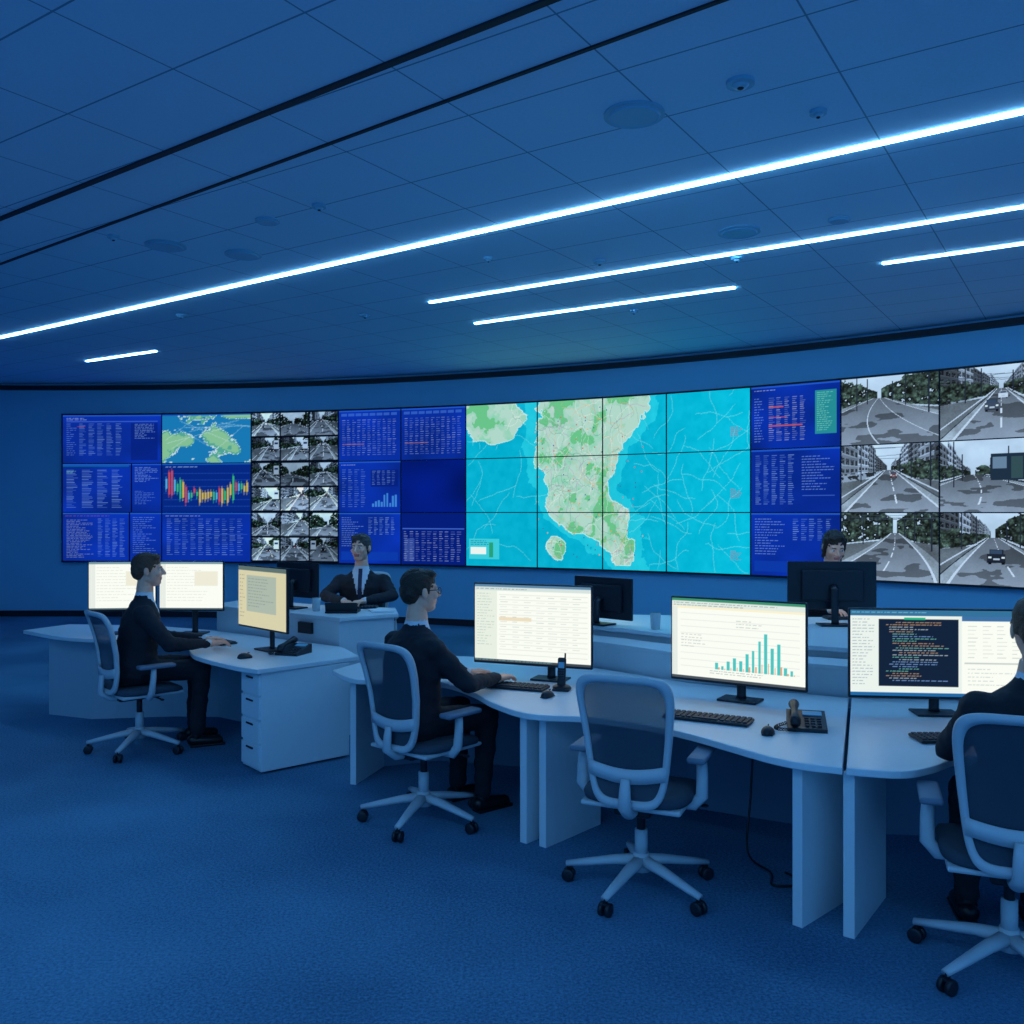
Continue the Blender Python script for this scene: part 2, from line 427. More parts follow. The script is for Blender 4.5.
def smallmap():
    n = noise(PW, PH, 24, 20, 5); yy, xx = np.mgrid[0:PH, 0:PW]
    v = n + 0.16 * np.exp(-((xx - 30) / 26.) ** 2 - ((yy - 26) / 20.) ** 2)
    im = blank(PW, PH, (24, 120, 180)); im[v > 0.56] = (80, 165, 150); im[v > 0.63] = (130, 190, 150); im[(v > .55) & (v < .57)] = (190, 220, 225)
    for _ in range(10): line(im, *rng.integers(0, 96, 1), *rng.integers(0, 60, 1), *rng.integers(0, 96, 1), *rng.integers(0, 60, 1), (210, 230, 240), .3)
    rect(im, 0, 0, PW, 2, (20, 80, 180)); return im
def street(w, h, kind, vx, hy):
    """perspective street view: sky, facades with windows, trees, kerbs, road, cars"""
    yy, xx = np.mgrid[0:h, 0:w].astype(float); X = xx / w; Y = yy / h
    n1 = noise(w, h, w / 5, h / 4, 5); n2 = noise(w, h, max(w / 24, 2), max(h / 18, 2), 3); n3 = noise(w, h, 2, 2, 1)
    im = np.zeros((h, w, 3))
    im[:] = (222, 234, 242); im -= (Y * 40)[:, :, None]; im += ((n1 - .5) * 40)[:, :, None]
    bldL, bldR, treeL, treeR, rl, rr, cl, curve = {
        'field': (0.00, 0.00, 0.26, 0.42, 1.5, 1.1, .9, .5), 'city': (1.0, 0.75, 0.10, 0.14, .42, .50, .0, 0), 'tunnel': (1.1, 1.0, 0.0, 0.10, .45, .55, .1, 0),
        'yard': (0.55, 0.30, 0.10, 0.25, .9, 1.4, .3, -.3), 'park': (0.0, 0.2, 0.62, 0.50, .55, .65, .05, -.25), 'avenue': (1.0, 0.25, .06, .44, .50, .70, .15, .1)}[kind]
    for side, hb, ht in ((-1, bldL, treeL), (1, bldR, treeR)):
        ext = vx if side < 0 else 1 - vx
        s = np.clip(1 - (X - vx) * side / ext, 0, 1)
        on = (X - vx) * side > 0.02
        dep = 1 / (1.06 - s)
        if hb > 0:
            blk = np.floor(np.log(dep) * 2.6 + side * .4 + vx * 3); rnd = (np.abs(np.sin(blk * 12.9 + vx * 78 + side)) * 43758.5) % 1.0
            top = hy - (hb * (0.55 + .6 * rnd)) * (1 - s) - .02; bot = hy + 0.26 * (1 - s) + 0.01
            f = (Y - top) / np.maximum(bot - top, 1e-3); m = on & (f > 0) & (f < 1)
            base = 60 + 130 * rnd + 25 * (n1 - .5)
            ld = np.log(dep) * 9
            win = ((f * 7 % 1) > .40) & ((ld % 1) > .35) & (f < .82)
            v = np.where(win, base * .42 + 60 * (n3 > .8), base); v = np.where((f > .84), 50 + 120 * (n2 > .5), v)
            v = np.where((f * 7 % 1) < .12, base * 1.25, v)
            c = np.stack([v * .93, v * .99, v * 1.06], -1); im[m] = c[m]
        if ht > 0:
            ctr = hy - 0.03 * (1 - s); hgt = ht * (0.25 + 1.0 * (1 - s)) * (0.45 + 1.1 * n1)
            m = on & (Y > ctr - hgt - .25 * (n2 - .5) * (1 - s)) & (Y < hy + .08 + .10 * (1 - s)) & (n2 > .26)
            v = 22 + 200 * np.clip(n2 - .30, 0, 1) * (.5 + .8 * n3)
            c = np.stack([v * .84, v * 1.02, v * .88], -1); im[m] = c[m]
    t = np.clip((Y - hy) / (1 - hy), 0, 1); dx = X - vx - curve * t * t
    gm = Y > hy + .015
    v = 92 + 70 * n1 + 36 * t + 18 * (n3 - .5); walk = np.stack([v * .95, v, v * 1.03], -1)
    side_m = gm & ((dx < -.03 - rl * t * 1.28) | (dx > .03 + rr * t * 1.28))
    keep = side_m & (Y < hy + .10 + .18 * np.abs(dx)); sm = side_m & ~keep; im[sm] = walk[sm] * .8
    pav = gm & ~side_m; im[pav] = walk[pav] * 1.15
    on = gm & (dx > -.03 - rl * t) & (dx < .03 + rr * t)
    shade = 1 - .35 * (noise(w, h, w / 3, h / 9, 3) > .56)
    v = (112 + 60 * t + 22 * (n1 - .5) + 7 * (n3 - .5)) * shade; rd = np.stack([v * .93, v * .98, v * 1.04], -1); im[on] = rd[on]
    for off in (-rl, rr):
        e = gm & (np.abs(dx - off * t * .97 - .028 * np.sign(off)) < .004 + .012 * t); im[e] = (222, 228, 234)
    if kind != 'field':
        dd = 1 / (t + .06); e = gm & (np.abs(dx - cl * t) < .002 + .009 * t) & ((dd * 1.7 % 1) < .6); im[e] = (232, 236, 240)
    else:
        for q in (-.5, .25): 
            e = gm & (np.abs(dx - q * t) < .002 + .006 * t); im[e] = (220, 226, 232)
    if kind in ('city', 'tunnel', 'avenue', 'yard'):
        for sd, ed in ((-1, rl), (1, rr)):
            e = gm & (np.abs(Y - hy - (dx * sd - .03) * (1 - hy) / ed * .62) < .010) & (dx * sd > .05); im[e] = (210, 217, 226)
            e = gm & (np.abs(Y - hy - (dx * sd - .03) * (1 - hy) / ed * .78) < .008) & (dx * sd > .05); im[e] = (44, 52, 64)
    if w > 60:
        for q in range(5):
            sd = -1 if q % 2 else 1; s_ = [.08, .35, .5, .65, .75][q]; px_ = vx + sd * (1 - s_) * (vx if sd < 0 else 1 - vx) * .9
            a = int(px_ * w); im[int(max(0, hy - .6 * (1 - s_) - .06) * h):int((hy + .3 * (1 - s_)) * h), a:a + 2 + (q == 0)] = (40, 48, 60)
        if kind in ('city', 'park', 'tunnel'):
            for q in range(4): line(im, 0, rng.uniform(0, .25) * h, w, rng.uniform(0, .25) * h, (70, 82, 96), .6)
    def car(cx, cy, k_, c):
        rect(im, cx - 9 * k_, cy - 5 * k_, cx + 9 * k_, cy + 4 * k_, c); rect(im, cx - 7 * k_, cy - 10 * k_, cx + 7 * k_, cy - 5 * k_, [q * .8 for q in c]); rect(im, cx - 6 * k_, cy - 9 * k_, cx + 6 * k_, cy - 5 * k_, (60, 78, 98))
        rect(im, cx - 8 * k_, cy + 4 * k_, cx - 5 * k_, cy + 7 * k_, (14, 16, 22)); rect(im, cx + 5 * k_, cy + 4 * k_, cx + 8 * k_, cy + 7 * k_, (14, 16, 22)); rect(im, cx - 9 * k_, cy + 4 * k_, cx + 9 * k_, cy + 5 * k_, (25, 30, 38))
        rect(im, cx - 8 * k_, cy - 2 * k_, cx - 5 * k_, cy, (245, 245, 235)); rect(im, cx + 5 * k_, cy - 2 * k_, cx + 8 * k_, cy, (245, 245, 235)); rect(im, cx - 3 * k_, cy, cx + 3 * k_, cy + 2 * k_, (200, 205, 210))
    q = w / 180.0
    if kind == 'avenue': car(w * (vx + .03), h * (hy + .30), 1.6 * q, (34, 40, 52)); rect(im, w * .80, h * .12, w * .98, h * .5, (205, 212, 220)); rect(im, w * .82, h * .2, w * .96, h * .28, (60, 80, 110)); rect(im, w * .80, h * .5, w * .98, h * .55, (30, 36, 46))
    if kind == 'city': car(w * (vx + .02), h * (hy + .12), .8 * q, (220, 224, 230)); car(w * (vx - .08), h * (hy + .26), 1.3 * q, (70, 80, 95))
    if kind == 'tunnel': car(w * (vx + .05), h * (hy + .10), .7 * q, (120, 70, 70))
    if kind == 'yard': rect(im, w * .46, h * .20, w * .76, h * .56, (36, 52, 66)); rect(im, w * .48, h * .24, w * .60, h * .40, (120, 140, 156)); rect(im, w * .64, h * .24, w * .74, h * .54, (60, 84, 84)); car(w * .86, h * .66, 1.3 * q, (190, 196, 204))
    return np.clip(im * np.array([.88, .97, 1.06]) * .96, 6, 246)
KINDS = ['field', 'tunnel', 'park', 'city', 'yard', 'avenue']
def thumbs():
    W_ = 120; H_ = 225; im = blank(W_, H_, (4, 10, 25)); cw = W_ / 3; ch = H_ / 6
    for r in range(6):
        for c in range(3):
            t = street(int(cw) - 2, int(ch) - 3, KINDS[int(rng.integers(0, 6))], rng.uniform(.2, .8), rng.uniform(.15, .5)) * rng.uniform(0.65, 1.15)
            t = np.clip((t - 110) * 1.3 + 108, 10, 240)
            if rng.random() < .3: t = t[:, ::-1]
            x = int(c * cw) + 1; y = int(r * ch) + 1; im[y:y + t.shape[0], x:x + t.shape[1]] = t
    return im
def bigmap():
    W_, H_ = 560, 270
    yy, xx = np.mgrid[0:H_, 0:W_].astype(float); u = xx / W_; v = yy / H_
    n = noise(W_, H_, 72, 54, 7); nf = noise(W_, H_, 12, 12, 4); nm = noise(W_, H_, 32, 32, 5)
    L_ = np.interp(v[:, 0], [0, .1, .25, .4, .55, .7, .85, 1], [.24, .25, .27, .26, .28, .31, .47, .55])[:, None]
    R_ = np.interp(v[:, 0], [0, .15, .3, .45, .6, .75, .88, 1], [.70, .64, .58, .56, .57, .60, .63, .60])[:, None]
    land = (u > L_ + .20 * (n - .5)) & (u < R_ + .20 * (n - .5)) & (v < .97)
    land |= (((u - .10) / .12) ** 2 + ((v - .02) / .26) ** 2 + 2.6 * (n - .5) < .8)
    land |= (((u - .32) / .05) ** 2 + ((v - .88) / .08) ** 2 + 3 * (n - .5) < .7)
    im = blank(W_, H_, (6, 176, 208)); im += (nf[:, :, None] - .5) * 18
    im += (np.clip(u - .6, 0, 1) * 34)[:, :, None] * np.array([0, 1, 1])
    near_ = (u > L_ - .05 + .20 * (n - .5)) & (u < R_ + .05 + .20 * (n - .5)); im[near_] += np.array([26, 22, 14])
    lc = np.stack([120 + 80 * nf, 200 + 24 * nm, 172 + 40 * nf], -1); im[land] = lc[land]
    pale = land & (nm > .52); im[pale] = (176, 216, 202)
    urb = land & (nm < .40); im[urb] = (104, 196, 138)
    e = np.zeros_like(land); e[1:, :] |= land[1:, :] != land[:-1, :]; e[:, 1:] |= land[:, 1:] != land[:, :-1]; im[e] = (205, 238, 238)
    for k in range(300):
        x = rng.uniform(.2, .68) * W_; y = rng.uniform(0, .98) * H_; a = rng.uniform(0, 6.3)
        c = [(235, 242, 236), (180, 140, 190), (220, 175, 130), (120, 165, 150), (230, 240, 240), (90, 150, 140)][int(rng.integers(0, 6))]
        for s_ in range(14):
            x2 = x + math.cos(a) * 4; y2 = y + math.sin(a) * 4
            if 0 <= int(y2) < H_ and 0 <= int(x2) < W_ and land[int(y2), int(x2)]: line(im, x, y, x2, y2, c, .55)
            x, y = x2, y2; a += rng.normal() * .4
    for lo, hi, cnt in ((.62, 1.0, 46), (0, .22, 20)):
        for k in range(cnt):
            x0 = rng.uniform(lo, hi) * W_; y0 = rng.uniform(0, 1) * H_; a = rng.uniform(0, 6.3)
            for s_ in range(16):
                x1 = x0 + math.cos(a) * 5; y1 = y0 + math.sin(a) * 5
                if 0 <= int(y1) < H_ and 0 <= int(x1) < W_ and not land[int(y1), int(x1)]: line(im, x0, y0, x1, y1, (150, 228, 238), .45)
                x0, y0 = x1, y1; a += rng.normal() * .2
    for yk in (56, 146, 236):
        text(im, W_ - 32, yk, W_ - 12, yk + 14, (190, 80, 110), 3, .8)
    for k in range(90):
        x = rng.uniform(.24, .66) * W_; y = rng.uniform(.03, .95) * H_; rect(im, x, y, x + 2, y + 2, [(200, 60, 70), (50, 90, 160), (240, 150, 60)][k % 3])
    rect(im, 6, H_ - 46, 66, H_ - 12, (60, 205, 220)); rect(im, 9, H_ - 32, 40, H_ - 20, (235, 245, 240)); text(im, 9, H_ - 43, 60, H_ - 36, (20, 60, 110), 3); rect(im, 46, H_ - 40, 54, H_ - 15, (40, 160, 120)) 
    return im

def screen_mesh(name, img, posfn, m, parent=None, M=None):
    H_, W_, _ = img.shape
    u = np.linspace(0, 1, W_); v = np.linspace(0, 1, H_)
    U, V = np.meshgrid(u, v)
    co = posfn(U.ravel(), V.ravel()).astype(np.float32)
    me = bpy.data.meshes.new(name)
    idx = np.arange(W_ * H_).reshape(H_, W_)
    q = np.stack([idx[1:, :-1], idx[1:, 1:], idx[:-1, 1:], idx[:-1, :-1]], -1).reshape(-1, 4)
    me.vertices.add(len(co)); me.vertices.foreach_set('co', co.ravel())
    me.loops.add(q.size); me.loops.foreach_set('vertex_index', q.ravel().astype(np.int32))
    me.polygons.add(len(q)); me.polygons.foreach_set('loop_start', (np.arange(len(q)) * 4).astype(np.int32))
    me.update(calc_edges=True)
    at = me.attributes.new('Col', 'FLOAT_COLOR', 'POINT')
    lin = s2l(np.clip(img.reshape(-1, 3), 0, 255))
    at.data.foreach_set('color', np.concatenate([lin, np.ones((len(lin), 1))], 1).astype(np.float32).ravel())
    me.materials.append(m)
    o = bpy.data.objects.new(name, me); COL.objects.link(o)
    if parent: o.parent = parent
    if M is not None: o.matrix_local = M
    return o

# video wall
XB = [-7.5, -5.8, -4.25, -2.75, -1.71, -0.67, 0.41, 1.33, 2.16, 3.15, 4.08, 4.95, 5.80, 6.60]
AB = [math.asin((x - CX) / R) for x in XB]
RV = R - 0.09; ZT, ZB_ = 3.37, 0.93; RH = (ZT - ZB_) / 3
vw = empty('video_wall', Matrix.Identity(4))
ring_band('backing', R - 0.08, R - 0.005, ZB_ - 0.02, ZT + 0.02, M_DARK, AB[0] - 0.001, AB[-1] + 0.001, 60, vw)
bmimg = bigmap(); thimg = thumbs()
grid = {(0, 0): dash('a'), (0, 1): dash('b'), (0, 2): dash('c'), (1, 0): smallmap(), (1, 1): candle(), (1, 2): dash('d'),
        (3, 0): dash('e'), (3, 1): dash('d2'), (3, 2): dash('j'), (4, 0): dash('e'), (4, 1): dash('f'), (4, 2): dash('g'),
        (9, 0): dash('h'), (9, 1): dash('i'), (9, 2): dash('j')}
for r in range(3):
    grid[(2, r)] = thimg[r * 75:(r + 1) * 75]
    for c in range(4): grid[(5 + c, r)] = bmimg[r * 90:(r + 1) * 90, c * 140:(c + 1) * 140]
for i_, (c, r, kd, vx, hy) in enumerate(((10, 0, 'field', .40, .30), (10, 1, 'tunnel', .50, .36), (10, 2, 'park', .56, .28), (11, 0, 'city', .55, .30), (11, 1, 'yard', .30, .46), (11, 2, 'avenue', .48, .32), (12, 0, 'park', .4, .35), (12, 1, 'city', .5, .3), (12, 2, 'field', .6, .33))):
    grid[(c, r)] = street(180, 132, kd, vx, hy)
for (c, r), im in grid.items():
    a0 = AB[c] + 0.0005; a1 = AB[c + 1] - 0.0005; z1 = ZT - r * RH - 0.007; z0 = ZT - (r + 1) * RH + 0.007
    def pf(U, V, a0=a0, a1=a1, z0=z0, z1=z1):
        a = a0 + (a1 - a0) * U
        return np.stack([CX + RV * np.sin(a), CY + RV * np.cos(a), z1 + (z0 - z1) * V], -1)
    screen_mesh('panel_%d_%d' % (c, r), im, pf, M_SCR, vw)

# ------------------------------------------------------------------ monitors
def doc(w, h, kind):
    im = blank(w, h, (240, 243, 234)); G = (150, 165, 165)
    if kind == 'sheet':
        rect(im, 0, 0, w, 4, (90, 130, 160)); rect(im, 0, 4, w, 9, (205, 218, 215)); text(im, 3, 6, w * .5, 8, (90, 110, 120), 3, .6)
        rect(im, 0, 9, w * .2, h, (222, 230, 218)); text(im, 4, 13, w * .18, h * .8, (160, 178, 170), 4, .6)
        for y in range(14, int(h * .9), 7): rect(im, w * .22, y, w * .97, y + 1, (218, 223, 214))
        table(im, w * .23, 17, w * .95, h * .85, 7, G, 7, .5); rect(im, w * .22, h * .42, w * .50, h * .46, (228, 214, 186)); rect(im, 0, h - 4, w, h, (60, 70, 80))
        text(im, 1, h - 3, w, h - 1, (120, 200, 210), 3, .6)
    if kind == 'chart':
        rect(im, 0, 0, w, 4, (60, 140, 110)); rect(im, 0, 4, w, 11, (215, 226, 220)); text(im, 3, 6, w * .9, 10, (100, 120, 120), 3, .6)
        rect(im, 0, 11, w, 14, (240, 232, 200)); rect(im, 0, 12, w * .05, h, (220, 227, 220))
        for y in range(20, h - 10, 9): line(im, w * .07, y, w * .95, y, (222, 226, 220))
        hs = [.1, .06, .14, .2, .16, .28, .34, .5, .62, .4, .48, .12, .08]
        for i, q in enumerate(hs):
            x = w * (.34 + i * .046); c = (70, 190, 188)
            rect(im, x, h * (.85 - q * .75), x + w * .022, h * .85, c)
            rect(im, x + w * .026, h * (.85 - q * .2), x + w * .034, h * .85, (220, 160, 120))
        text(im, w * .08, h * .45, w * .28, h * .6, G, 4, .6); text(im, w * .3, h * .88, w * .95, h * .92, G, 3, .7)
        text(im, w * .5, h * .25, w * .75, h * .35, G, 4, .6); rect(im, 0, h - 4, w, h, (70, 80, 90))
    if kind == 'code':
        rect(im, 0, 0, w, 8, (50, 110, 150)); text(im, 2, 3, w * .5, 6, (160, 220, 230), 3, .6)
        rect(im, 0, 8, w * .62, h, (225, 234, 228)); rect(im, w * .16, 12, w * .60, h * .88, (18, 34, 58))
        for y in range(16, int(h * .84), 3):
            ind = int(rng.integers(0, 5)) * 4; c = [(120, 200, 180), (200, 160, 120), (130, 170, 230), (190, 205, 210)][int(rng.integers(0, 4))]
            text(im, w * .2 + ind, y, w * (.2 + rng.uniform(.1, .32)) + ind, y + 1, c, 3, .75, True)
        text(im, 3, 12, w * .14, h * .9, (110, 130, 150), 4, .6); rect(im, w * .3, 10, w * .42, 13, (40, 170, 130))
        rect(im, w * .62, 8, w, 14, (60, 110, 160)); table(im, w * .65, 20, w * .97, h * .55, 4, G, 5, .6); rect(im, w * .63, h * .6, w, h * .62, (190, 200, 195)); text(im, w * .65, h * .67, w * .95, h * .9, G, 5, .5)
        rect(im, 0, h - 5, w, h, (30, 100, 160))
    if kind == 'wide':
        rect(im, 0, 0, w, 4, (120, 150, 160)); text(im, w * .12, 9, w * .9, h * .85, (190, 196, 184), 5, .5); rect(im, 0, 4, w * .10, h, (222, 228, 220)); rect(im, w * .55, h * .2, w * .92, h * .5, (228, 226, 208))
        rect(im, 0, h - 3, w, h, (70, 90, 100))
    if kind == 'beige':
        im[:] = (206, 200, 165); rect(im, 0, 0, w, 6, (90, 110, 110)); rect(im, w * .18, 12, w * .8, h * .75, (165, 178, 165)); text(im, w * .22, 16, w * .76, h * .7, (110, 125, 125), 4, .6); text(im, 4, 12, w * .15, h * .9, (120, 120, 100), 5, .6)
    return im

def monitor(x, y, nx, ny, w, z0, z1, tablez, img=None, name='computer_monitor', off=0.0):
    e = empty(name, place(x, y, face_ang(nx, ny)))
    h = z1 - z0; zc = (z0 + z1) / 2
    g = B()
    g.box((0, -0.012, zc), (w, 0.022, h), M_BLACK, 0.006)
    g.box((0, -0.035, zc), (w * 0.7, 0.03, h * 0.65), M_BLACK, 0.012)
    g.tube([(off, -0.05, zc), (off, -0.085, zc - 0.03), (off, -0.09, tablez + 0.03), (off, -0.085, tablez + 0.01)], [0.03, 0.028, 0.026, 0.03], M_BLACK, seg=12, flat=0.6)
    g.box((off, -0.07, tablez + 0.007), (0.22, 0.15, 0.012), M_BLACK, 0.005)
    g.obj('case_and_stand', e)
    if img is not None:
        bz = 0.009
        def pf(U, V): return np.stack([(w / 2 - bz) * (1 - 2 * U) * 1.0, np.full_like(U, 0.0012), z1 - bz + (z0 - z1 + 2.6 * bz) * V], -1)
        screen_mesh('screen', img, pf, M_SCR2, e)
    return e
DZ = 0.71
monitor(0.12, 5.55, -0.37, -0.93, 0.78, 0.80, 1.305, DZ, doc(170, 110, 'sheet'), off=-.1)
monitor(1.22, 4.90, -0.54, -0.84, 0.76, 0.805, 1.275, DZ, doc(170, 110, 'chart'))
monitor(2.17, 4.56, -0.10, -1.0, 0.90, 0.80, 1.26, DZ, doc(220, 112, 'code'))
monitor(-3.30, 7.62, 0.10, -1.0, 0.56, 0.91, 1.335, DZ, doc(110, 80, 'wide'))
monitor(-2.72, 7.63, -0.04, -1.0, 0.56, 0.91, 1.335, DZ, doc(110, 80, 'wide'))
monitor(-1.87, 6.72, -0.71, -0.70, 0.72, 0.87, 1.345, DZ, doc(120, 80, 'beige'))
TZ3 = 0.93; TZ5 = 0.95
monitor(-1.83, 7.72, 0.55, 0.83, 0.50, 1.02, 1.32, TZ3, doc(90, 60, 'sheet'))
monitor(0.66, 6.45, 0.70, 0.72, 0.52, 0.99, 1.285, 0.95, doc(90, 60, 'sheet'))
monitor(2.27, 6.40, 0.05, 1.0, 0.62, 1.06, 1.40, TZ5, doc(90, 60, 'sheet'))

# ------------------------------------------------------------------ desks
g = B()
near = catmull([(-1.18, 5.92), (-0.97, 5.60), (-0.66, 5.62), (-0.40, 5.46), (-0.22, 5.18), (-0.10, 4.90), (0.09, 4.64), (0.42, 4.55), (0.78, 4.28), (1.12, 3.80), (1.345, 3.665)], 6)
far = [(1.885, 5.04), (1.09, 5.47), (0.6, 5.97), (0.05, 6.38), (-0.55, 6.55), (-1.0, 6.35)]
g.slab(near + far, DZ - 0.032, DZ, M_WHITE, 0.005)
g.fence([(-0.90, 6.2), (-0.5, 6.35), (0.05, 6.2), (0.6, 5.8), (1.05, 5.35), (1.78, 4.95)], 0.0, DZ - 0.032, 0.025, M_PANEL)
g.fence([(-1.02, 5.78), (-0.90, 6.2)], 0.0, DZ - 0.032, 0.04, M_WHITE)
for p, q in (((0.06, 4.76), (0.36, 5.10)), ((0.16, 4.70), (0.48, 5.06)), ((1.205, 3.80), (1.47, 4.05))):
    g.fence([p, q], 0.0, DZ - 0.032, 0.045, M_WHITE)
g.tube([(0.3, 5.1, 0.62), (0.7, 5.0, 0.56), (1.1, 4.5, 0.62)], 0.008, M_BLACK, seg=6)
g.obj('operator_desk')
g = B()
near3 = catmull([(1.36, 3.66), (1.56, 3.61), (1.72, 3.68), (1.92, 3.82), (2.2, 3.84), (2.5, 3.66), (2.8, 3.5), (3.2, 3.42)], 6)
g.slab(near3 + [(3.5, 4.85), (1.90, 5.035)], DZ - 0.032, DZ, M_WHITE, 0.005)
g.fence([(1.385, 3.70), (1.68, 4.10)], 0.0, DZ - 0.032, 0.045, M_WHITE)
g.fence([(3.1, 3.55), (3.25, 4.3)], 0.0, DZ - 0.032, 0.045, M_WHITE)
g.fence([(1.84, 4.93), (3.4, 4.72)], 0.0, DZ - 0.032, 0.025, M_PANEL)
g.obj('operator_desk')
g = B()
l0 = [(0.08, 6.40), (0.62, 5.99), (1.10, 5.49), (1.90, 5.06), (3.5, 4.87)]
l1 = [(3.56, 5.1), (2.0, 5.28), (1.25, 5.68), (0.78, 6.16), (0.22, 6.62)]
g.slab(l0 + l1, 0.0, 0.855, M_WHITE)
g.slab([(x - .01, y - .015) for x, y in l0] + [(x + .0, y + .0) for x, y in l1], 0.858, 0.885, M_WHITE, 0.004)
g.slab([(0.24, 6.63), (0.79, 6.17), (1.26, 5.69), (2.0, 5.29), (3.56, 5.11), (3.8, 6.6), (2.9, 6.86), (2.2, 6.86), (1.3, 6.98), (0.6, 7.05)], 0.92, 0.95, M_WHITE, 0.005)
g.fence([(0.30, 6.67), (0.82, 6.22), (1.29, 5.74), (2.02, 5.34), (3.5, 5.16)], 0.0, 0.92, 0.03, M_WHITE)
g.fence([(0.36, 6.68), (0.62, 6.98)], 0.0, 0.92, 0.04, M_WHITE)
g.obj('console_desk')
g = B()
n1_ = catmull([(-4.30, 7.92), (-3.75, 7.50), (-3.25, 7.33), (-2.80, 7.22), (-2.54, 7.05), (-2.44, 6.80), (-2.27, 6.48), (-1.90, 6.10), (-1.68, 5.94)], 6)
g.slab(n1_ + [(-1.10, 6.50), (-1.32, 6.96), (-2.64, 7.93), (-3.3, 8.25), (-4.1, 8.35)], DZ - 0.032, DZ, M_WHITE, 0.005)
g.fence([(-4.0, 7.80), (-3.55, 7.62), (-2.9, 7.72), (-2.5, 7.70), (-1.45, 6.95)], 0.0, DZ - 0.032, 0.03, mat('desk_panel_mid', (0.36, 0.46, 0.54), 0.55))
Mp = Matrix.Translation((-1.51, 6.32, 0)) @ Matrix.Rotation(math.radians(40.8), 4, 'Z')
g.box((0, 0, 0.345), (0.67, 0.29, 0.66), M_WHITE, 0.004, M=Mp)
for i, (za, zb) in enumerate(((0.03, 0.19), (0.20, 0.35), (0.36, 0.51), (0.52, 0.665))):
    g.box((-0.342, 0, (za + zb) / 2), (0.016, 0.27, zb - za - 0.008), M_WHITE, 0.003, M=Mp)
    g.box((-0.353, 0, zb - 0.03), (0.008, 0.10, 0.012), M_DARK, 0.002, M=Mp)
g.obj('operator_desk')
g = B()
top3 = [(-2.66, 7.95), (-1.33, 6.98), (-0.92, 7.28), (-1.0, 7.72), (-1.45, 7.80), (-2.5, 8.5)]
g.slab(top3, TZ3 - 0.03, TZ3, M_WHITE, 0.005)
g.fence([(-2.60, 7.97), (-1.34, 7.03), (-0.97, 7.30), (-1.03, 7.68)], 0.0, TZ3 - 0.03, 0.03, M_WHITE)
e_ = Vector((-1.66, 7.235, 0.82)); g.box(e_, (0.16, 0.03, 0.09), M_BLACK, 0.004, rz=math.radians(-36.7))
g.obj('console_desk')

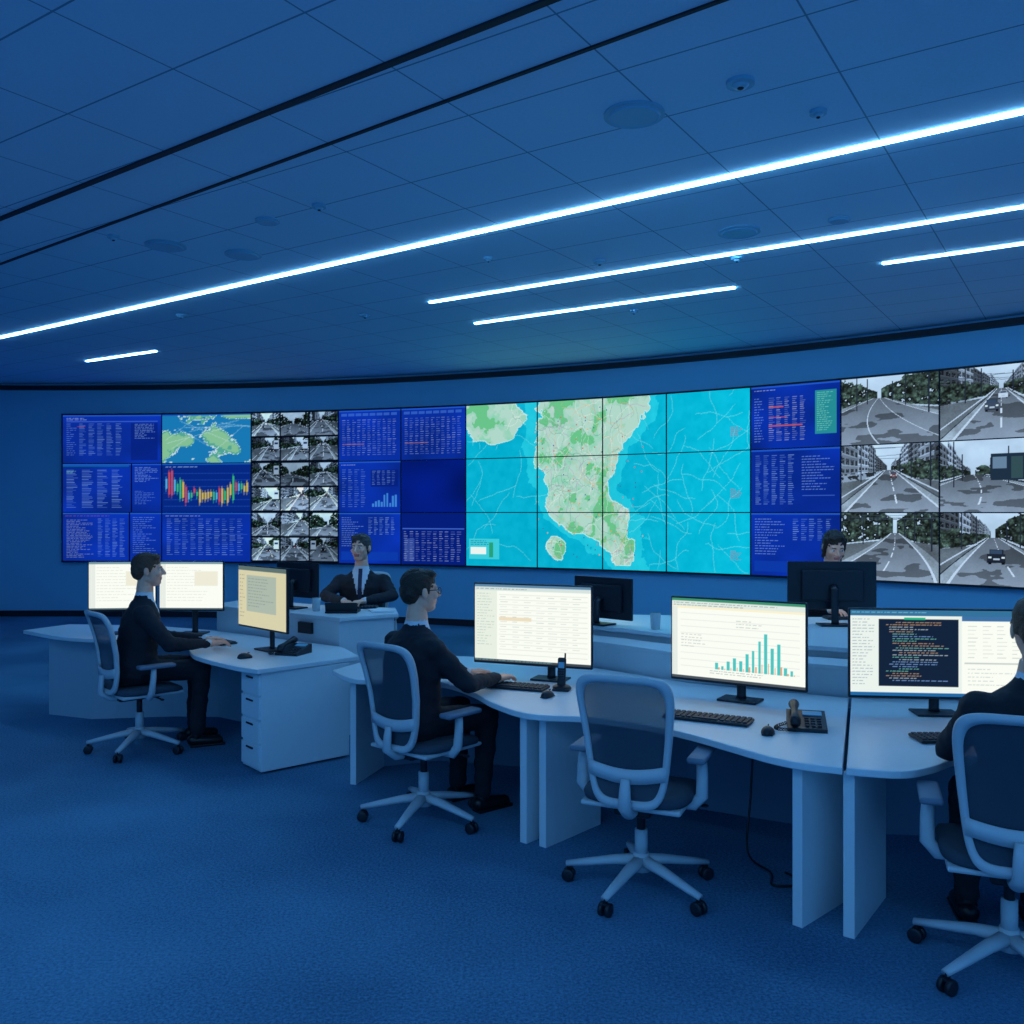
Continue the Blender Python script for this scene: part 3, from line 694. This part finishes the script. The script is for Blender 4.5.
# ------------------------------------------------------------------ chair
def chair(x, y, fx, fy, lift=0.0, base_rot=0.3):
    g = B(); dz = lift
    for i in range(5):
        a = base_rot + i * 2 * pi / 5; c, s = math.cos(a), math.sin(a)
        g.tube([(c * 0.02, s * 0.02, 0.135), (c * 0.12, s * 0.12, 0.125), (c * 0.25, s * 0.25, 0.10), (c * 0.355, s * 0.355, 0.08)], [0.036, 0.030, 0.024, 0.018], M_FRAME, seg=10, flat=0.75)
        px, py = c * 0.345, s * 0.345
        g.cyl((px, py, 0.09), (px, py, 0.045), 0.010, M_BLACK, seg=10)
        for o in (-0.017, 0.017):
            ox, oy = -s * o, c * o
            g.tube([(px + ox - s * t, py + oy + c * t, 0.03) for t in (-0.010, -0.007, 0.007, 0.010)], [0.022, 0.030, 0.030, 0.022], M_BLACK, seg=18)
        g.box((px, py, 0.052), (0.03, 0.05, 0.012), M_BLACK, 0.004, rz=a)
    g.cyl((0, 0, 0.09), (0, 0, 0.17), 0.044, M_FRAME, seg=20, r2=0.036)
    g.cyl((0, 0, 0.16), (0, 0, 0.28 + dz), 0.030, M_FRAME, seg=16)
    g.cyl((0, 0, 0.26 + dz), (0, 0, 0.40 + dz), 0.020, M_BLACK, seg=16)
    g.box((0, -0.02, 0.405 + dz), (0.17, 0.30, 0.045), M_BLACK, 0.015)
    g.box((0, 0.02, 0.432 + dz), (0.46, 0.44, 0.022), M_FRAME, 0.010)
    g.tube([(0.08, 0.05, 0.41 + dz), (0.27, 0.06, 0.405 + dz)], 0.006, M_BLACK, seg=8); g.ell((0.28, 0.06, 0.405 + dz), (0.022, 0.014, 0.008), M_BLACK)
    rings = [(0.440, .90), (0.448, .98), (0.468, 1.0), (0.484, .97), (0.491, .86), (0.493, .5)]
    vs = []; sg = 40
    for zz, k_ in rings:
        for j in range(sg):
            t = 2 * pi * j / sg; c, s = math.cos(t), math.sin(t)
            X = 0.25 * k_ * math.copysign(abs(c) ** 0.5, c); Y = 0.24 * k_ * math.copysign(abs(s) ** 0.5, s) + 0.03
            vs.append((X, Y, zz + dz - max(0, Y - 0.12) ** 2 * 1.2 - 0.006 * math.cos(X * 6)))
    fs = [[i * sg + j, i * sg + (j + 1) % sg, (i + 1) * sg + (j + 1) % sg, (i + 1) * sg + j] for i in range(len(rings) - 1) for j in range(sg)]
    fs.append(list(range(sg))); fs.append([(len(rings) - 1) * sg + j for j in range(sg)])
    g.add(vs, fs, M_SEAT, True)
    NB = 64
    def yb(z, x_):
        zz = (z - 0.44) / 0.60
        return -0.235 - 0.10 * zz + 0.040 * math.sin(zz * pi) + 0.50 * x_ * x_
    def bp_(t, k_, dy=0.0):
        c, s = math.cos(t), math.sin(t)
        sx = math.copysign(abs(c) ** 0.36, c); sz = math.copysign(abs(s) ** 0.36, s)
        z = 0.745 + 0.30 * sz * (1 - (1 - k_) * 0.8)
        hw = 0.200 + 0.036 * (z - 0.745) / 0.30
        x_ = hw * sx * k_
        return Vector((x_, yb(z, x_) + dy, z + dz))
    loops = [[bp_(2 * pi * j / NB, k_, dy) for j in range(NB)] for k_, dy in ((1.0, 0.006), (0.985, 0.015), (0.86, 0.013), (0.85, -0.012), (0.985, -0.017), (1.0, -0.006))]
    vs = [p for l in loops for p in l]; nl = len(loops)
    fs = [[i * NB + j, i * NB + (j + 1) % NB, ((i + 1) % nl) * NB + (j + 1) % NB, ((i + 1) % nl) * NB + j] for i in range(nl) for j in range(NB)]
    g.add(vs, fs, M_FRAME, True)
    vs = []; ks = [0.87, 0.7, 0.5, 0.3, 0.12]
    for k_ in ks:
        for j in range(NB):
            p = bp_(2 * pi * j / NB, 0.87); cpt = Vector((0, 0, 0.745 + dz)); q = Vector((p.x, 0, p.z)) ; q = cpt + (q - cpt) * (k_ / 0.87)
            vs.append((q.x, yb(q.z - dz, q.x) + 0.002, q.z))
    fs = [[i * NB + j, i * NB + (j + 1) % NB, (i + 1) * NB + (j + 1) % NB, (i + 1) * NB + j] for i in range(len(ks) - 1) for j in range(NB)]
    fs.append([(len(ks) - 1) * NB + j for j in range(NB)])
    g.add(vs, fs, M_MESH, True)
    vs = []
    for i in range(13):
        x_ = -0.175 + 0.35 * i / 12
        for (z_, dy) in ((0.585, -0.012), (0.650, -0.012), (0.650, -0.020), (0.585, -0.020)):
            vs.append((x_, yb(z_, x_) + dy, z_ + dz - 0.03 * math.cos(x_ * 8)))
    fs = [[i * 4 + j, i * 4 + (j + 1) % 4, (i + 1) * 4 + (j + 1) % 4, (i + 1) * 4 + j] for i in range(12) for j in range(4)] + [[0, 1, 2, 3], [48, 49, 50, 51]]
    g.add(vs, fs, M_FRAME, True)
    g.tube([(0, -0.10, 0.405 + dz), (0, -0.21, 0.41 + dz), (0, -0.275, 0.455 + dz), (0, -0.268, 0.53 + dz), (0, -0.262, 0.58 + dz)], [0.034, 0.032, 0.03, 0.026, 0.02], M_FRAME, seg=12, flat=0.7)
    for sx in (-1, 1):
        g.tube([(sx * 0.15, -0.01, 0.425 + dz), (sx * 0.25, -0.015, 0.43 + dz), (sx * 0.285, -0.015, 0.47 + dz), (sx * 0.285, -0.005, 0.56 + dz), (sx * 0.28, 0.0, 0.635 + dz)], [0.020, 0.022, 0.022, 0.020, 0.018], M_FRAME, seg=10, flat=1.3)
        g.box((sx * 0.275, 0.02, 0.648 + dz), (0.085, 0.26, 0.028), M_PAD, 0.012, seg=3, smooth=True)
    return g.obj('office_chair', M=place(x, y, face_ang(fx, fy)))
chair(-2.74, 6.62, 0.74, 0.67, base_rot=0.5)
chair(-0.50, 5.10, 0.66, 0.75, base_rot=0.1)
chair(0.60, 4.18, 0.40, 0.92, base_rot=0.75)
chair(1.89, 3.42, 0.36, 0.93, base_rot=0.2)
chair(-1.36, 8.22, 0.0, -1.0, lift=0.14)
chair(2.56, 7.35, 0.0, -1.0, lift=0.19)

# ------------------------------------------------------------------ people
def remesh(g, voxel, smooth_it, fac=0.5):
    me = bpy.data.meshes.new('tmp'); me.from_pydata(g.v, [], g.f)
    bm = bmesh.new(); bm.from_mesh(me); bmesh.ops.recalc_face_normals(bm, faces=bm.faces[:]); bm.to_mesh(me); bm.free()
    o = bpy.data.objects.new('tmp', me); COL.objects.link(o)
    r = o.modifiers.new('r', 'REMESH'); r.mode = 'VOXEL'; r.voxel_size = voxel; r.adaptivity = 0
    if smooth_it:
        s = o.modifiers.new('s', 'SMOOTH'); s.iterations = smooth_it; s.factor = fac
    dg = bpy.context.evaluated_depsgraph_get(); dg.update()
    out = bpy.data.meshes.new_from_object(o.evaluated_get(dg))
    bpy.data.objects.remove(o); bpy.data.meshes.remove(me)
    return out
def finish(me, name, mats, fn, parent, M=None):
    me.materials.clear()
    for m in mats: me.materials.append(m)
    for p in me.polygons:
        p.use_smooth = True; p.material_index = fn(p.center, p.normal) if fn else 0
    me.name = name
    o = bpy.data.objects.new(name, me); COL.objects.link(o); o.parent = parent
    if M is not None: o.matrix_local = M
    return o

def person(name, x, y, fx, fy, hz=0.565, lean=0.06, hand_z=0.765, yaw=0.0, pitch=0.0, hair=M_HAIR, glasses=False, tie=False, wx=0.13, female=False, reach=(0.4, 0.4), elbow_out=0.26, side=0.0):
    e = empty(name, place(x, y, face_ang(fx, fy)))
    g = B(); m = M_SUIT
    def ty(z): return -0.06 + lean * (z - hz) * 1.6
    def tx(z): return side * max(0, z - hz) / 0.6
    kk = 0.95 if female else 1.10
    rr = [(-.10, .155, .12), (-.04, .185, .145), (.04, .182, .145), (.13, .168, .132), (.22, .172, .130), (.31, .188, .130), (.38, .196, .122), (.435, .186, .102), (.475, .140, .084), (.510, .098, .072), (.548, .066, .064), (.62, .054, .055)]
    g.loft([((tx(hz + a), ty(hz + a), hz + a), b_ * (kk if a < .5 else 1), c_ * (kk if a < .5 else 1)) for a, b_, c_ in rr], m)
    sh = hz + 0.42
    wrists = []
    for s in (-1, 1):
        Sh = Vector((s * 0.19 + tx(sh), ty(sh), sh)); 
        wy = reach[0 if s < 0 else 1]
        W_ = Vector((s * wx, wy, hand_z)); E_ = Vector((s * elbow_out + tx(sh) * .5, (Sh.y + wy) * 0.36, hand_z + 0.02))
        g.ell(Sh, (0.078, 0.078, 0.068), m); g.cap(Sh, E_, 0.067, 0.054, m); g.cap(E_, W_ - (W_ - E_).normalized() * 0.03, 0.053, 0.037, m)
        wrists.append((W_, E_, s))
        Hp = Vector((s * 0.095, -0.03, hz - 0.005)); K = Vector((s * 0.13, 0.40, hz - 0.015 if hz < .62 else hz - 0.12)); An = Vector((s * 0.13, 0.37, 0.12))
        g.cap(Hp, K, 0.094, 0.072, m); g.cap(K, An, 0.070, 0.052, m)
        sg = B(); sg.cap((s * 0.13, 0.34, 0.048), (s * 0.14, 0.52, 0.036), 0.044, 0.034, M_SHOE); sg.box((s * 0.135, 0.44, 0.010), (0.08, 0.25, 0.02), M_SHOE, 0.008); sg.cap((s * .13, .36, .06), (s * .13, .37, .12), .042, .038, M_SHOE)
        sg.obj('shoe_%s' % ('left' if s < 0 else 'right'), e)
    me = remesh(g, 0.012, 4)
    # cloth folds: small displacement along the normal
    nrm = [v.normal.copy() for v in me.vertices]
    for v, n_ in zip(me.vertices, nrm):
        if v.co.z - hz < 0.50:
            q = v.co + Vector((x * 3, y * 3, 0))
            v.co += n_ * (0.010 * mnoise.noise(Vector((q.x * 9, q.y * 9, q.z * 16))) + 0.004 * mnoise.noise(q * 34))
    me.update()
    def fn(c, n):
        r = c.z - hz; xx = c.x - tx(c.z)
        if abs(xx) < 0.09 and r > 0.568: return 1
        if abs(xx) < 0.10 and r > 0.546: return 2
        if n.y > 0.15 and r > 0.22 and abs(xx) < (r - 0.22) * 0.26 and c.y > ty(c.z):
            return 3 if (tie and abs(xx) < 0.022) else 2
        if r < 0.02: return 4
        return 0
    finish(me, 'body', [M_SUIT, M_SKIN, M_SHIRT, M_TIE, M_TROU], fn, e)
    for W_, E_, s in wrists:
        d = (W_ - E_).normalized(); d2 = Vector((d.x * 0.5, d.y, 0)).normalized()
        cg = B(); cg.cap(W_ - d * 0.045, W_ - d * 0.008, 0.031, 0.029, M_SHIRT); cg.obj('cuff', e)
        hg = B(); up = Vector((0, 0, 1)); lat = Vector((d2.y, -d2.x, 0)) * (-s)
        O = W_ + Vector((0, 0, -0.004))
        hg.cap(O - d2 * 0.03, O + d2 * 0.012, 0.026, 0.026, M_SKIN)
        for i, (ox, ln, ky) in enumerate(((0.030, 0.072, 0.088), (0.010, 0.082, 0.092), (-0.010, 0.076, 0.088), (-0.029, 0.060, 0.080))):
            K = O + lat * ox + d2 * ky + up * 0.004
            hg.cap(O + lat * ox * 0.55 + d2 * 0.01, K, 0.017, 0.0135, M_SKIN)
            p = K; seglen = (ln * .45, ln * .32, ln * .25); an = (-0.15, -0.6, -0.95); r = 0.0092
            sp = lat * (ox * 2.0)
            for q in range(3):
                dd = (d2 * math.cos(an[q]) + up * math.sin(an[q]) + sp).normalized()
                p2 = p + dd * seglen[q]; hg.cap(p, p2, r, r * 0.92, M_SKIN, seg=10); p = p2; r *= 0.92
        T0 = O + d2 * 0.022 + lat * 0.022; T1 = O + d2 * 0.055 + lat * 0.050 - up * 0.008; T2 = O + d2 * 0.090 + lat * 0.056 - up * 0.018
        hg.cap(T0, T1, 0.014, 0.0115, M_SKIN); hg.cap(T1, T2, 0.0112, 0.0095, M_SKIN)
        finish(remesh(hg, 0.0035, 2), 'hand_%s' % ('left' if s < 0 else 'right'), [M_SKIN], None, e)
    HC = Vector((tx(hz + .68), ty(hz + .6) + 0.022, hz + 0.722))
    piv = Vector((0, -0.02, -0.12))
    Mh = Matrix.Translation(HC) @ Matrix.Translation(piv) @ Matrix.Rotation(yaw, 4, 'Z') @ Matrix.Rotation(pitch, 4, 'X') @ Matrix.Scale(1.07, 4) @ Matrix.Translation(-piv)
    h = B(); m = M_SKIN
    h.ell((0, -0.015, 0.035), (0.075, 0.094, 0.082), m); h.ell((0, 0.022, -0.028), (0.062, 0.066, 0.080), m)
    h.ell((0, 0.040, -0.086), (0.040, 0.042, 0.030), m); h.ell((0, 0.0, -0.06), (0.058, 0.058, 0.045), m)
    h.cap((0, 0.086, 0.008), (0, 0.104, -0.026), 0.008, 0.012, m); h.ell((0.011, 0.095, -0.030), (.009, .010, .007), m); h.ell((-0.011, 0.095, -0.030), (.009, .010, .007), m)
    h.cap((-0.034, 0.068, 0.018), (0.034, 0.068, 0.018), 0.014, 0.014, m)
    for s in (-1, 1):
        h.ell((s * 0.038, 0.060, -0.025), (0.022, 0.022, 0.022), m); h.ell((s * 0.077, -0.008, -0.008), (0.009, 0.019, 0.031), m, R=Matrix.Rotation(s * 0.3, 4, 'Z'))
    h.cap((-0.016, 0.078, -0.058), (0.016, 0.078, -0.058), 0.009, 0.009, m); h.cap((-0.012, 0.076, -0.067), (0.012, 0.076, -0.067), 0.009, 0.009, m)
    h.cap((0, -0.018, -0.05), (0, -0.03, -0.135), 0.050, 0.052, m)
    def hf(c, n):
        return 1 if (abs(c.x) < 0.024 and -0.074 < c.z < -0.052 and c.y > 0.078) else 0
    finish(remesh(h, 0.0045, 2), 'head', [M_SKIN, M_LIP], hf, e, Mh)
    hr = B()
    hr.ell((0, -0.020, 0.044), (0.0815, 0.098, 0.078), hair); hr.ell((0, -0.062, 0.002), (0.072, 0.056, 0.076), hair); hr.ell((0, 0.032, 0.090), (0.056, 0.046, 0.024), hair)
    hr.ell((0.02, 0.045, 0.086), (0.045, 0.034, 0.022), hair)
    for s in (-1, 1): hr.ell((s * 0.069, -0.022, 0.018), (0.013, 0.042, 0.040), hair); hr.cap((s * 0.0705, 0.018, 0.02), (s * 0.0705, 0.016, -0.010), 0.008, 0.005, hair)
    if female:
        hr.ell((0, -0.05, -0.02), (0.080, 0.065, 0.10), hair)
        for s in (-1, 1): hr.cap((s * 0.068, 0.01, 0.06), (s * 0.072, -0.01, -0.08), 0.018, 0.014, hair)
    hm = remesh(hr, 0.006, 2)
    nn = [v.normal.copy() for v in hm.vertices]
    for v, n_ in zip(hm.vertices, nn): v.co += n_ * 0.004 * mnoise.noise(Vector((v.co.x * 90, v.co.y * 30, v.co.z * 45)))
    finish(hm, 'hair', [hair], None, e, Mh)
    d = B()
    for s in (-1, 1):
        d.ell((s * 0.030, 0.0745, 0.000), (0.0125, 0.010, 0.0075), M_EYE); d.ell((s * 0.030, 0.083, 0.000), (0.005, 0.0035, 0.0055), M_DARK)
        d.cap((s * 0.018, 0.084, 0.018), (s * 0.044, 0.076, 0.019), 0.0035, 0.0025, hair)
    if glasses:
        for s in (-1, 1):
            d.tube([(s * 0.032 + 0.023 * math.cos(t), 0.097 - abs(0.023 * math.cos(t)) * 0.1, -0.002 + 0.017 * math.sin(t)) for t in np.linspace(0, 2 * pi, 20)[:-1]], 0.0022, M_BLACK, seg=6, closed=True)
            d.tube([(s * 0.055, 0.094, 0.004), (s * 0.072, 0.05, 0.006), (s * 0.079, -0.01, 0.004)], 0.0022, M_BLACK, seg=6)
        d.tube([(-0.010, 0.099, 0.0), (0.010, 0.099, 0.0)], 0.0022, M_BLACK, seg=6)
    d.obj('face_details', e, Mh)
    return e
person('seated_man', -2.74, 6.68, 0.90, 0.43, hz=0.59, lean=0.08, yaw=-0.15, reach=(0.46, 0.46), hand_z=0.765, hair=M_HAIRB)
person('seated_man', -0.54, 5.14, 0.78, 0.63, hz=0.57, lean=0.06, yaw=-0.2, glasses=True, reach=(0.46, 0.48))
person('seated_man', -1.36, 8.17, 0.0, -1.0, hz=0.70, lean=0.10, hair=M_HAIRG, tie=True, hand_z=TZ3 + 0.055, yaw=-0.25, reach=(0.44, 0.44), wx=0.08, elbow_out=0.30)
person('seated_man', 1.98, 3.47, 0.26, 0.96, hz=0.565, lean=0.08, hair=M_HAIRB, side=0.04)
person('seated_woman', 2.56, 7.25, 0.0, -1.0, hz=0.76, lean=0.10, female=True, pitch=-0.35, hand_z=TZ5 + 0.055, reach=(0.40, 0.40))

# ------------------------------------------------------------------ desk items
def keyboard(x, y, ang, z=DZ):
    g = B(); g.box((0, 0, 0.010), (0.43, 0.145, 0.014), M_BLACK, 0.005)
    for r in range(5):
        for c in range(15):
            if r == 0 and 4 < c < 10: continue
            g.box((-0.196 + c * 0.028, -0.052 + r * 0.026, 0.020), (0.022, 0.020, 0.008), M_KEY, 0.002, seg=1)
    g.box((0.0, -0.052, 0.020), (0.13, 0.02, 0.008), M_KEY, 0.002, seg=1)
    g.obj('computer_keyboard', M=place(x, y, ang, z))
def mouse(x, y, ang, z=DZ):
    g = B()
    vs = []; fs = []; sg = 20; rs = 8
    for i in range(rs + 1):
        ph = (pi / 2) * i / rs
        for j in range(sg):
            t = 2 * pi * j / sg; vs.append((0.032 * math.cos(ph) * math.cos(t), 0.056 * math.cos(ph) * math.sin(t), 0.004 + 0.034 * math.sin(ph) * (1 - 0.25 * math.sin(t) * math.cos(ph))))
    fs = [[i * sg + j, i * sg + (j + 1) % sg, (i + 1) * sg + (j + 1) % sg, (i + 1) * sg + j] for i in range(rs) for j in range(sg)]; fs.append(list(range(sg)))
    g.add(vs, fs, M_BLACK, True); g.box((0, 0.028, 0.036), (0.006, 0.018, 0.008), M_KEY, 0.003)
    g.box((0, 0, 0.003), (0.05, 0.09, 0.006), M_BLACK, 0.002)
    g.obj('computer_mouse', M=place(x, y, ang, z))
def phone(x, y, ang, z=DZ):
    g = B()
    vs = [(-.09, -.10, 0), (.09, -.10, 0), (.09, .10, 0), (-.09, .10, 0), (-.09, -.10, .018), (.09, -.10, .018), (.09, .10, .065), (-.09, .10, .065)]
    g.add(vs, [[0, 3, 2, 1], [4, 5, 6, 7], [0, 1, 5, 4], [1, 2, 6, 5], [2, 3, 7, 6], [3, 0, 4, 7]], M_BLACK)
    for r in range(4):
        for c in range(3): 
            yy = -0.075 + r * 0.026; g.box((0.0 + c * 0.028, yy, 0.021 + (yy + .1) * 0.235), (0.02, 0.017, 0.007), M_KEY, 0.002, seg=1)
    g.box((0.028, 0.055, 0.058), (0.09, 0.045, 0.006), M_FIX, 0.002, rx=0.23)
    g.tube([(-.055, -.105, .035), (-.055, -.085, .055), (-.055, -.04, .070), (-.055, .03, .085), (-.055, .085, .093), (-.055, .112, .085)], [.022, .026, .016, .016, .026, .020], M_BLACK, seg=12)
    pts = []
    for i in range(160):
        t = i / 159; a = t * 2 * pi * 18
        bx = -.055 - 0.09 * math.sin(t * pi) ; by = -.115 - 0.07 * math.sin(t * pi) + 0.20 * t
        pts.append((bx + 0.007 * math.cos(a), by, 0.012 + 0.007 * math.sin(a)))
    g.tube(pts, 0.0022, M_BLACK, seg=5)
    g.obj('desk_phone', M=place(x, y, ang, z))
def cordless(x, y, ang, z=DZ):
    g = B(); g.ell((0, 0, 0.018), (0.055, 0.05, 0.018), M_BLACK); g.box((0, 0, 0.008), (0.10, 0.09, 0.016), M_BLACK, 0.006)
    g.box((0, 0.0, 0.105), (0.05, 0.026, 0.17), M_BLACK, 0.011, rx=-0.15, seg=3, smooth=True); g.box((0, -0.009, 0.148), (0.034, 0.012, 0.034), M_FIX, 0.002, rx=-0.15)
    for r in range(4):
        for c in range(3): g.box((-.013 + c * .013, -.0185 - .004 + (r - 2) * .002, 0.075 + r * 0.014), (.009, .008, .008), M_KEY, .001, seg=1)
    g.cyl((0.018, 0.012, 0.18), (0.018, 0.016, 0.215), 0.005, M_BLACK, seg=8)
    g.obj('cordless_phone', M=place(x, y, ang, z))
keyboard(0.00, 5.33, math.radians(-22)); mouse(0.20, 5.06, math.radians(-30)); cordless(0.29, 5.25, math.radians(-15))
keyboard(0.98, 4.50, math.radians(-28)); mouse(1.20, 4.22, math.radians(-20)); phone(1.42, 4.34, math.radians(-15))
keyboard(2.05, 4.10, 0.0); mouse(2.42, 4.02, 0.0)
keyboard(-2.36, 7.18, math.radians(-45)); mouse(-1.90, 6.40, math.radians(-50)); phone(-1.60, 6.60, math.radians(-20))
keyboard(-1.36, 7.66, pi, TZ3); keyboard(2.55, 6.72, pi, TZ5)
def tumbler(x, y, z):
    g = B(); g.tube([(x, y, z), (x, y, z + .006), (x, y, z + .11), (x, y, z + .11), (x, y, z + .012)], [.030, .032, .037, .034, .028], M_GLASS, seg=24); g.obj('water_glass')
tumbler(-1.62, 7.45, TZ3 + .001); tumbler(0.98, 6.15, TZ5 + .001)
g = B(); g.box((-1.38, 7.35, TZ3 + 0.010), (0.26, 0.19, 0.016), M_BLACK, 0.004); g.box((-1.38, 7.27, TZ3 + 0.05), (0.26, 0.008, 0.08), M_BLACK, 0.003, rx=0.3); g.obj('open_laptop')
g = B(); g.box((-1.08, 7.42, TZ3 + 0.006), (0.18, 0.24, 0.010), M_PAPER, 0.001, rz=0.3); g.box((-1.08, 7.42, TZ3 + 0.013), (0.17, 0.23, 0.004), M_PAPER, 0.001, rz=0.5); g.obj('paper_stack')
g = B(); g.box((1.40, 5.52, 0.885 + 0.02), (0.22, 0.10, 0.035), M_BLACK, 0.006, rz=-0.5); g.obj('docking_station')
g = B()
g.tube(catmull([(1.25, 4.65, 0.60), (1.22, 4.60, 0.30), (1.18, 4.50, 0.05), (1.25, 4.35, 0.008), (1.22, 4.20, 0.008), (1.38, 4.22, 0.008), (1.32, 4.35, 0.008)], 8), 0.006, M_BLACK, seg=6)
g.obj('power_cable')

# ------------------------------------------------------------------ light
w = bpy.data.worlds.new('World'); scene.world = w; w.use_nodes = True
bg = w.node_tree.nodes['Background']; bg.inputs[0].default_value = (0.09, 0.41, 0.98, 1); bg.inputs[1].default_value = 1.0

cam_d = bpy.data.cameras.new('camera'); cam = bpy.data.objects.new('camera', cam_d); COL.objects.link(cam)
cam.location = (0, 0, 1.75); cam.rotation_euler = (pi / 2, 0, 0); cam_d.lens = 900 / 1024 * 36; cam_d.sensor_width = 36
scene.camera = cam
